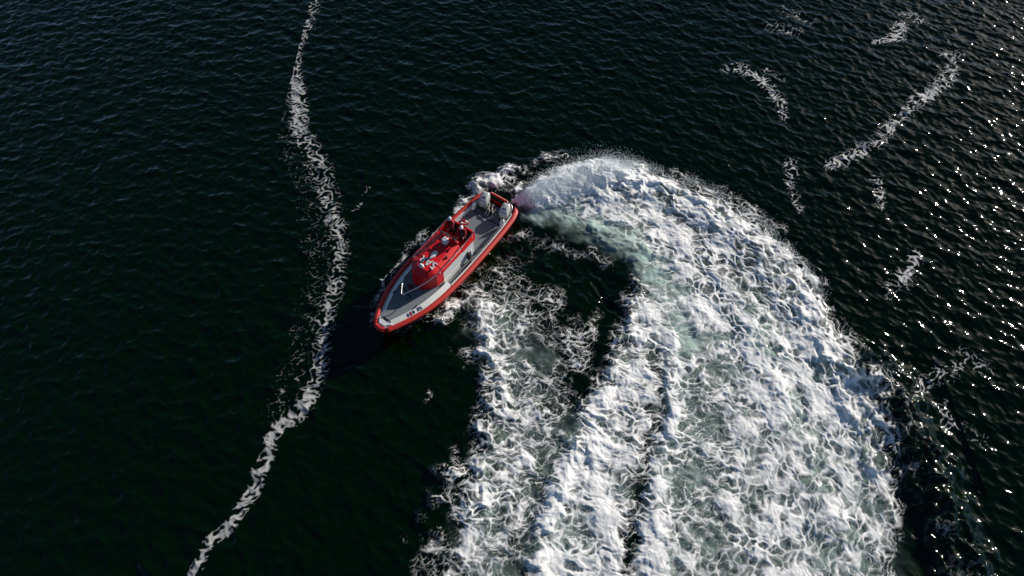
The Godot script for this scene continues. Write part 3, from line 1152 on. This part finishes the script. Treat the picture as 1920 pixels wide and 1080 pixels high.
	for z in [-0.68, 0.0, 0.68]:
		tube(st, [Vector3(5.66, 2.9, z), Vector3(5.72, 3.5, z)], 0.025, 6)
	put(st, "windscreen_frame", paint("weathered_frame", Color(0.46, 0.42, 0.39), 0.5), b)
	st = new_st()
	block(st, Vector3(5.98, 3.12, 0.05), Vector3(0.42, 0.34, 0.42), 0.05)
	put(st, "instrument_pod", white, roof)
	st = new_st()
	block(st, Vector3(5.45, 3.08, 0.2), Vector3(0.05, 0.22, 0.4), 0.02)
	put(st, "instrument_screen", black, b)
	st = new_st()
	var wheel := []
	for k in 17:
		wheel.append(Vector3(5.36 + 0.1 * sin(TAU * k / 16), 2.98 + 0.18 * sin(TAU * k / 16), -0.35 + 0.2 * cos(TAU * k / 16)))
	tube(st, wheel, 0.016, 6)
	tube(st, [Vector3(5.55, 2.9, -0.35), Vector3(5.36, 2.98, -0.35)], 0.02, 6)
	put(st, "steering_wheel", black, b)
	for z in [-0.62, 0.42]:
		st = new_st()
		block(st, Vector3(4.7, 2.68, z), Vector3(0.42, 0.14, 0.46), 0.04)
		block(st, Vector3(4.7, 2.5, z), Vector3(0.16, 0.24, 0.16), 0.02)
		block(st, Vector3(4.5, 2.86, z), Vector3(0.09, 0.26, 0.4), 0.03)
		put(st, "helm_seat", paint("dark_olive_seat", Color(0.13, 0.12, 0.10), 0.8), b)
	# roof gear
	st = new_st()
	prism(st, [[6.88, 0.0], [7.05, -0.17], [7.35, -0.15], [7.66, -0.02], [7.66, 0.04], [7.3, 0.19], [7.02, 0.17]], 2.94, 3.06, 0.04)
	put(st, "roof_vent", white, roof)
	st = new_st()
	rings = []
	for k in 7:
		var a := PI / 2 * k / 6.0
		var ring := []
		for i in 14:
			ring.append(Vector3(8.42 + 0.14 * cos(a) * cos(TAU * i / 14), 2.98 + 0.2 * sin(a), 0.1 + 0.22 * cos(a) * sin(TAU * i / 14)))
		rings.append(ring)
	st.set_smooth_group(0)
	loft(st, rings, true, true)
	put(st, "radar_dome", white, b)
	st = new_st()
	tube(st, [Vector3(6.9, 2.85, -0.78), Vector3(6.9, 3.02, -0.78)], 0.07, 10)
	put(st, "roof_light", black, roof)
	st = new_st()
	block(st, Vector3(8.2, 2.95, -0.58), Vector3(0.08, 0.1, 0.14), 0.02)
	put(st, "roof_light", white, b)
	for side in [-1.0, 1.0]:
		st = new_st()
		tube(st, [Vector3(4.3, 3.12, side * 1.08), Vector3(6.0, 2.95, side * 1.14), Vector3(8.2, 2.86, side * 1.08)], 0.025)
		for x in [4.5, 5.6, 6.8, 8.0]:
			tube(st, [Vector3(x, 2.6, side * 1.1), Vector3(x, 3.12 - 0.066 * (x - 4.3), side * 1.09)], 0.018, 6)
		put(st, "roof_rail", paint("white_rail", Color(0.85, 0.80, 0.78), 0.35), b)
	st = new_st()
	tube(st, bend([Vector3(8.3, 2.84, -1.07), Vector3(9.1, 2.72, -0.86), Vector3(9.9, 2.58, -0.48), Vector3(10.5, 2.48, -0.14), Vector3(10.62, 2.47, 0.0), Vector3(10.5, 2.48, 0.14), Vector3(9.9, 2.5, 0.55), Vector3(9.3, 2.2, 0.95), Vector3(9.1, 1.5, 1.1)]), 0.03)
	tube(st, [Vector3(10.6, 2.46, 0.0), Vector3(10.35, 1.45, 0.0)], 0.025)
	put(st, "bow_rail", steel, b)
	st = new_st()
	tube(st, [Vector3(9.85, 1.68, 0.78), Vector3(10.18, 1.68, -0.28)], 0.05)
	tube(st, [Vector3(9.95, 1.4, 0.45), Vector3(9.95, 1.68, 0.45)], 0.04)
	tube(st, [Vector3(10.12, 1.4, -0.08), Vector3(10.12, 1.68, -0.08)], 0.04)
	put(st, "towing_bar", black, b)
	for p in [[10.5, -0.92], [10.45, 0.98], [8.1, -1.2], [8.1, 1.2]]:
		st = new_st()
		var y := sheer(p[0]) + 0.14
		tube(st, [Vector3(p[0] - 0.16, y + 0.08, p[1]), Vector3(p[0] + 0.16, y + 0.08, p[1])], 0.03, 6)
		block(st, Vector3(p[0], y + 0.02, p[1]), Vector3(0.16, 0.1, 0.08), 0.01)
		put(st, "cleat", black, b)

	# lettering on the roof and the emblem on the fore gunwale
	letters("SAR", 0.5, white, b, "roof_lettering", Vector3(7.9, 2.965, -0.06), Vector3(0, 0, 1), Vector3(1, 0, 0.0))
	var g := Vector3(-0.94, -0.044, -0.34).normalized()
	var inb := Vector3(-0.31, 0.38, 0.87).normalized()
	inb = (inb - g * inb.dot(g)).normalized()
	var off := g.cross(inb).normalized() * 0.016
	var lx := 10.42
	letters("RS", 0.25, blue, b, "bow_lettering", Vector3(lx, sheer(lx) + 0.085, -(half_width(lx) - 0.205)) + off, g, inb)
	var cx := 11.05
	var cc := Vector3(cx, sheer(cx) + 0.085, -(half_width(cx) - 0.205)) + off
	st = new_st()
	for half in [0.0, PI]:
		for k in 10:
			var a0: float = half - 0.95 + 1.9 * k / 10.0
			var a1: float = half - 0.95 + 1.9 * (k + 1) / 10.0
			quad(st, cc + (g * cos(a0) + inb * sin(a0) * 0.6) * 0.29, cc + (g * cos(a1) + inb * sin(a1) * 0.6) * 0.29, cc + (g * cos(a1) + inb * sin(a1) * 0.56) * 0.225, cc + (g * cos(a0) + inb * sin(a0) * 0.56) * 0.225)
	for s in [-1.0, 1.0]:
		var e: Vector3 = cc + g * 0.12 * s
		quad(st, e - g * 0.06 - inb * 0.045, e + g * 0.06 - inb * 0.045, e + g * 0.06 + inb * 0.045, e - g * 0.06 + inb * 0.045)
	put(st, "emblem_arcs", blue, b)
	st = new_st()
	quad(st, cc - g * 0.05 - inb * 0.15, cc + g * 0.05 - inb * 0.15, cc + g * 0.05 + inb * 0.15, cc - g * 0.05 + inb * 0.15)
	put(st, "emblem_cross", cross, b)

	# two outboard motors in the stern well, and the red guard behind them
	for z in [-0.86, 0.98]:
		var turn := 0.28
		var em := Node3D.new()
		em.name = "outboard_motor"
		b.add_child(em, true)
		em.transform = Transform3D(Basis(Vector3.UP, turn), Vector3(0.42, 0.0, z))
		st = new_st()
		st.set_smooth_group(0)
		rings = []
		for k in [[0.85, 0.75, 0.9], [0.95, 1.0, 1.0], [1.35, 1.0, 1.0], [1.55, 0.95, 0.95], [1.65, 0.8, 0.82], [1.68, 0.5, 0.55]]:
			var ring := []
			for i in 20:
				var c := cos(TAU * i / 20)
				var s := sin(TAU * i / 20)
				ring.append(Vector3(signf(c) * pow(absf(c), 0.5) * 0.52 * k[1] + 0.03, k[0] - 0.06 * c, signf(s) * pow(absf(s), 0.5) * 0.34 * k[2]))
			rings.append(ring)
		loft(st, rings, true, true)
		var cw := put(st, "cowl", cowl_grey, em)
		st = new_st()
		block(st, Vector3(0.12, 1.665, 0.0), Vector3(0.07, 0.03, 0.3), 0.005)
		put(st, "badge", blue, cw)
		st = new_st()
		block(st, Vector3(-0.05, 0.35, 0.0), Vector3(0.34, 1.05, 0.24), 0.04)
		block(st, Vector3(-0.1, -0.25, 0.0), Vector3(0.6, 0.2, 0.2), 0.04)
		put(st, "leg", cowl_grey, em)
		st = new_st()
		block(st, Vector3(0.5, 0.86, 0.0), Vector3(0.3, 0.3, 0.6), 0.03)
		put(st, "bracket", black, em)
	st = new_st()
	block(st, Vector3(0.75, 0.86, 0.08), Vector3(0.5, 0.3, 0.5), 0.05)
	block(st, Vector3(0.5, 0.95, 0.3), Vector3(0.35, 0.35, 0.3), 0.05)
	put(st, "steering_gear", black, b)
	for p in [[0.12, 0.45], [-0.18, 0.1], [0.3, 0.35]]:
		st = new_st()
		tube(st, bend([Vector3(1.25, 0.8, p[0]), Vector3(1.0, 1.1, p[0] * 1.1), Vector3(0.7, 1.15, p[1]), Vector3(0.4, 1.25, p[1] * 1.6)]), 0.035, 6)
		put(st, "hose", paint("hose_grey", Color(0.62, 0.62, 0.58), 0.5), b)
	st = new_st()
	tube(st, [Vector3(-0.4, 1.22, 0.98), Vector3(-0.4, 1.22, -0.5)], 0.085, 10)
	put(st, "motor_guard", collar, b)
	st = new_st()
	tube(st, bend([Vector3(-0.4, 1.22, -0.5), Vector3(-0.36, 1.2, -0.85), Vector3(-0.1, 1.15, -1.12), Vector3(0.3, 1.0, -1.2)]), 0.04)
	put(st, "guard_rail", steel, b)
	st = new_st()
	tube(st, bend([Vector3(-0.4, 1.22, 0.98), Vector3(-0.3, 1.18, 1.12), Vector3(0.0, 1.1, 1.2), Vector3(0.3, 1.0, 1.24)]), 0.04)
	put(st, "guard_rail", steel, b)

	# things carried on board
	for a in [[Vector3(1.4, 0.78, -1.30), "white inflatable fender by the near stern rail of the boat", 0.25], [Vector3(1.28, 0.78, 1.34), "white inflatable fender by the far stern rail, beside the motor", -0.2]]:
		var t := on_boat("boat_fender", a[1], "fender", a[0], a[2])
		t.set_meta("group", "white fenders at the stern")
		st = new_st()
		st.set_smooth_group(0)
		rings = []
		for k in [[0.0, 0.05], [0.05, 0.13], [0.15, 0.165], [0.5, 0.165], [0.62, 0.13], [0.68, 0.06]]:
			var ring := []
			for i in 12:
				ring.append(Vector3(0.1 - k[0] * 0.35 + k[1] * cos(TAU * i / 12), k[0], k[1] * sin(TAU * i / 12)))
			rings.append(ring)
		loft(st, rings, true, true)
		put(st, "body", white, t)
		st = new_st()
		tube(st, [Vector3(-0.14, 0.66, 0), Vector3(-0.18, 0.76, 0)], 0.06, 8)
		put(st, "eye", black, t)
	var lb := on_boat("lifebuoy", "red lifebuoy with white bands behind the two crew", "lifebuoy", Vector3(4.14, 3.02, -0.15), 0.3)
	var hoop := []
	for k in 25:
		hoop.append(Vector3(0.05 * sin(TAU * k / 24), 0.3 + 0.28 * sin(TAU * k / 24), 0.28 * cos(TAU * k / 24)))
	st = new_st()
	tube(st, hoop, 0.065, 8)
	put(st, "ring", red, lb)
	for k in 4:
		st = new_st()
		tube(st, hoop.slice(k * 6 + 2, k * 6 + 5), 0.07, 8)
		put(st, "band", white, lb)
	var coil := on_boat("rope_coil", "reddish rope coil lying on the foredeck before the cabin", "rope", Vector3(9.5, sheer(9.5) + 0.13, 0.28))
	st = new_st()
	var turns := []
	for k in 90:
		var a := TAU * k / 17.0
		var r := 0.09 + 0.0016 * k + 0.02 * sin(k * 0.7)
		turns.append(Vector3(r * cos(a) * 0.8, 0.03 + k * 0.0016, r * sin(a) * 1.25))
	tube(st, turns, 0.022, 5)
	put(st, "rope", paint("faded_red_rope", Color(0.52, 0.22, 0.24), 0.85), coil)
	var bag := on_boat("equipment_bag", "black bag with a white bottle hanging on the cabin's side", "bag", Vector3(5.05, 1.0, -1.17))
	st = new_st()
	block(st, Vector3(0.05, 0.32, 0), Vector3(0.3, 0.6, 0.22), 0.05)
	put(st, "bag", black, bag)
	st = new_st()
	tube(st, [Vector3(-0.2, 0.15, 0), Vector3(-0.2, 0.75, 0)], 0.07, 8)
	put(st, "bottle", white, bag)
	for a in [[Vector3(4.92, 2.4, -0.62), "crew member in red jacket and bright white helmet, nearer the camera", 0.35], [Vector3(4.78, 2.4, 0.42), "crew member in red jacket and pale grey helmet, on the boat's far side", -0.2]]:
		build_person(a[0], a[1], a[2])


# ---------------------------------------------------------------- people
func smooth_min(a: float, b: float, k: float) -> float:
	var h := maxf(k - absf(a - b), 0.0) / k
	return minf(a, b) - h * h * k * 0.25


func flesh(bones: Array, cell: float, blend: float, tints: Array) -> ArrayMesh:
	# one skin round all bones [from, to, radius, radius, tint], as surface nets on a grid
	var lo := Vector3.ONE * 1e6
	var hi := -lo
	for q in bones:
		var r: float = maxf(q[2], q[3]) + cell * 3
		lo = lo.min(q[0] - Vector3.ONE * r).min(q[1] - Vector3.ONE * r)
		hi = hi.max(q[0] + Vector3.ONE * r).max(q[1] + Vector3.ONE * r)
	var n := Vector3i(((hi - lo) / cell).ceil()) + Vector3i.ONE
	var field := PackedFloat32Array()
	field.resize(n.x * n.y * n.z)
	field.fill(1.0)
	var near := PackedFloat32Array()
	near.resize(field.size())
	near.fill(1.0)
	var who := PackedInt32Array()
	who.resize(field.size())
	for q in bones:
		var a: Vector3 = q[0]
		var d: Vector3 = q[1] - a
		var dd := maxf(d.length_squared(), 1e-9)
		var r: float = maxf(q[2], q[3]) + maxf(cell * 2.5, blend)
		var b0 := Vector3i(((a.min(q[1]) - Vector3.ONE * r - lo) / cell).floor()).clamp(Vector3i.ZERO, n - Vector3i.ONE)
		var b1 := Vector3i(((a.max(q[1]) + Vector3.ONE * r - lo) / cell).ceil()).clamp(Vector3i.ZERO, n - Vector3i.ONE)
		for z in range(b0.z, b1.z + 1):
			for y in range(b0.y, b1.y + 1):
				for x in range(b0.x, b1.x + 1):
					var p := lo + Vector3(x, y, z) * cell
					var t := clampf((p - a).dot(d) / dd, 0.0, 1.0)
					var s: float = (p - a - d * t).length() - lerpf(q[2], q[3], t)
					var at := (z * n.y + y) * n.x + x
					if s < near[at]:
						near[at] = s
						who[at] = q[4]
					field[at] = smooth_min(field[at], s, blend)
	var verts := PackedVector3Array()
	var cols := PackedColorArray()
	var slot := {}
	var step := [1, n.x, n.x * n.y]
	for z in n.z - 1:
		for y in n.y - 1:
			for x in n.x - 1:
				var at := (z * n.y + y) * n.x + x
				var sum := Vector3.ZERO
				var count := 0
				for e in 12:
					var axis := e >> 2
					var u := 1 if axis == 0 else 0
					var v := 1 if axis == 2 else 2
					var from: int = at + (e & 1) * step[u] + ((e >> 1) & 1) * step[v]
					var f0 := field[from]
					var f1: float = field[from + step[axis]]
					if (f0 < 0.0) != (f1 < 0.0):
						var o := Vector3.ZERO
						o[u] = e & 1
						o[v] = (e >> 1) & 1
						o[axis] = f0 / (f0 - f1)
						sum += o
						count += 1
				if count:
					slot[at] = verts.size()
					verts.append(lo + (Vector3(x, y, z) + sum / count) * cell)
					cols.append(tints[who[at]])
	var idx := PackedInt32Array()
	for z in range(1, n.z - 1):
		for y in range(1, n.y - 1):
			for x in range(1, n.x - 1):
				var at := (z * n.y + y) * n.x + x
				for axis in 3:
					if (field[at] < 0.0) == (field[at + step[axis]] < 0.0):
						continue
					var u: int = step[(axis + 1) % 3]
					var v: int = step[(axis + 2) % 3]
					var four := [slot.get(at), slot.get(at - u), slot.get(at - u - v), slot.get(at - v)]
					if four.has(null):
						continue
					if field[at] < 0.0:
						four.reverse()
					for t in [0, 1, 2, 0, 2, 3]:
						idx.append(four[t])
	var nor := PackedVector3Array()
	nor.resize(verts.size())
	for k in range(0, idx.size(), 3):
		var c := (verts[idx[k + 2]] - verts[idx[k]]).cross(verts[idx[k + 1]] - verts[idx[k]])
		for t in 3:
			nor[idx[k + t]] += c
	for k in nor.size():
		nor[k] = nor[k].normalized()
	var arr := []
	arr.resize(Mesh.ARRAY_MAX)
	arr[Mesh.ARRAY_VERTEX] = verts
	arr[Mesh.ARRAY_NORMAL] = nor
	arr[Mesh.ARRAY_COLOR] = cols
	arr[Mesh.ARRAY_INDEX] = idx
	var m := ArrayMesh.new()
	m.add_surface_from_arrays(Mesh.PRIMITIVE_TRIANGLES, arr)
	return m


func build_person(at: Vector3, label: String, turn: float) -> void:
	# standing, leaning a little forward, both hands on the console rail ahead (+x)
	var t := on_boat("person", label, "person", at, turn)
	t.set_meta("group", "crew on the roof steering position")
	var bones := []
	var tints := [Color(0.42, 0.012, 0.025), Color(0.035, 0.034, 0.028), Color(0.42, 0.24, 0.17), Color(0.02, 0.02, 0.02)]
	var pelvis := Vector3(-0.06, 0.95, 0)
	var chest := Vector3(0.02, 1.3, 0)
	var neck := Vector3(0.08, 1.5, 0)
	bones.append([pelvis, Vector3(-0.04, 1.05, 0), 0.15, 0.15, 1])
	bones.append([Vector3(-0.03, 1.08, 0), chest, 0.15, 0.17, 0])
	bones.append([chest + Vector3(0, 0.05, -0.13), chest + Vector3(0, 0.05, 0.13), 0.11, 0.11, 0])
	bones.append([chest + Vector3(0.02, 0.1, 0), neck, 0.1, 0.065, 0])
	bones.append([neck, Vector3(0.11, 1.58, 0), 0.06, 0.06, 2])
	bones.append([Vector3(0.11, 1.66, 0), Vector3(0.125, 1.6, 0), 0.095, 0.075, 2])
	bones.append([Vector3(0.205, 1.635, 0), Vector3(0.218, 1.61, 0), 0.014, 0.018, 2])
	for s in [-1.0, 1.0]:
		var hip := Vector3(-0.06, 0.9, s * 0.1)
		var knee := Vector3(0.05, 0.5, s * 0.15)
		var foot := Vector3(-0.06, 0.09, s * 0.17)
		bones.append([hip, knee, 0.1, 0.075, 1])
		bones.append([knee, foot, 0.075, 0.055, 1])
		bones.append([foot - Vector3(0.03, 0.04, 0), foot + Vector3(0.17, -0.045, 0.02 * s), 0.05, 0.045, 3])
		var sh := chest + Vector3(0.02, 0.1, s * 0.2)
		var elbow := Vector3(0.16, 1.1, s * 0.3)
		var wrist := Vector3(0.4, 1.04, s * 0.2)
		bones.append([sh, elbow, 0.075, 0.055, 0])
		bones.append([elbow, wrist, 0.055, 0.038, 0])
		bones.append([wrist, wrist + Vector3(0.07, -0.01, 0), 0.032, 0.036, 2])
		for f in 4:
			var root := wrist + Vector3(0.08, -0.005, s * (0.03 - 0.02 * f))
			var bendp := root + Vector3(0.045 - 0.004 * absf(f - 1.5), -0.012, 0)
			bones.append([root, bendp, 0.0105, 0.01, 2])
			bones.append([bendp, bendp + Vector3(0.01, -0.035, 0), 0.01, 0.009, 2])
		bones.append([wrist + Vector3(0.03, -0.01, -s * 0.03), wrist + Vector3(0.075, -0.03, -s * 0.05), 0.012, 0.01, 2])
	var m := paint("clothing", Color.WHITE, 0.8)
	m.vertex_color_use_as_albedo = true
	var o := MeshInstance3D.new()
	o.name = "body"
	o.mesh = flesh(bones, 0.016, 0.03, tints)
	o.mesh.surface_set_material(0, m)
	t.add_child(o)
	var shell := paint("helmet_white", Color(0.90, 0.90, 0.88), 0.3) if turn > 0 else paint("helmet_grey", Color(0.70, 0.73, 0.78), 0.35)
	var st := new_st()
	st.set_smooth_group(0)
	var rings := []
	for k in 9:
		var a := -0.25 + (PI / 2 + 0.25) * k / 8.0
		var ring := []
		for i in 18:
			ring.append(Vector3(0.105 + 0.15 * cos(a) * cos(TAU * i / 18), 1.665 + 0.145 * sin(a), 0.125 * cos(a) * sin(TAU * i / 18)))
		rings.append(ring)
	loft(st, rings, true, true)
	put(st, "helmet", shell, t)
	for s in [-1.0, 1.0]:
		st = new_st()
		block(st, Vector3(0.198, 1.645, s * 0.036), Vector3(0.012, 0.014, 0.028), 0.003)
		put(st, "eye", paint("eye_dark", Color(0.08, 0.06, 0.05), 0.3), t)
	st = new_st()
	block(st, Vector3(0.196, 1.572, 0), Vector3(0.012, 0.01, 0.05), 0.003)
	put(st, "mouth", paint("lip", Color(0.45, 0.22, 0.2), 0.6), t)
	st = new_st()
	st.set_smooth_group(0)
	rings = []
	for y in [1.08, 1.2, 1.38, 1.45]:
		var ring := []
		var lean: float = (y - 1.08) * 0.28
		for i in 20:
			ring.append(Vector3(-0.03 + lean + 0.19 * cos(TAU * i / 20), y, 0.225 * sin(TAU * i / 20)))
		rings.append(ring)
	loft(st, rings, true, false)
	put(st, "life_vest", paint("dark_vest", Color(0.16, 0.06, 0.07), 0.8), t)
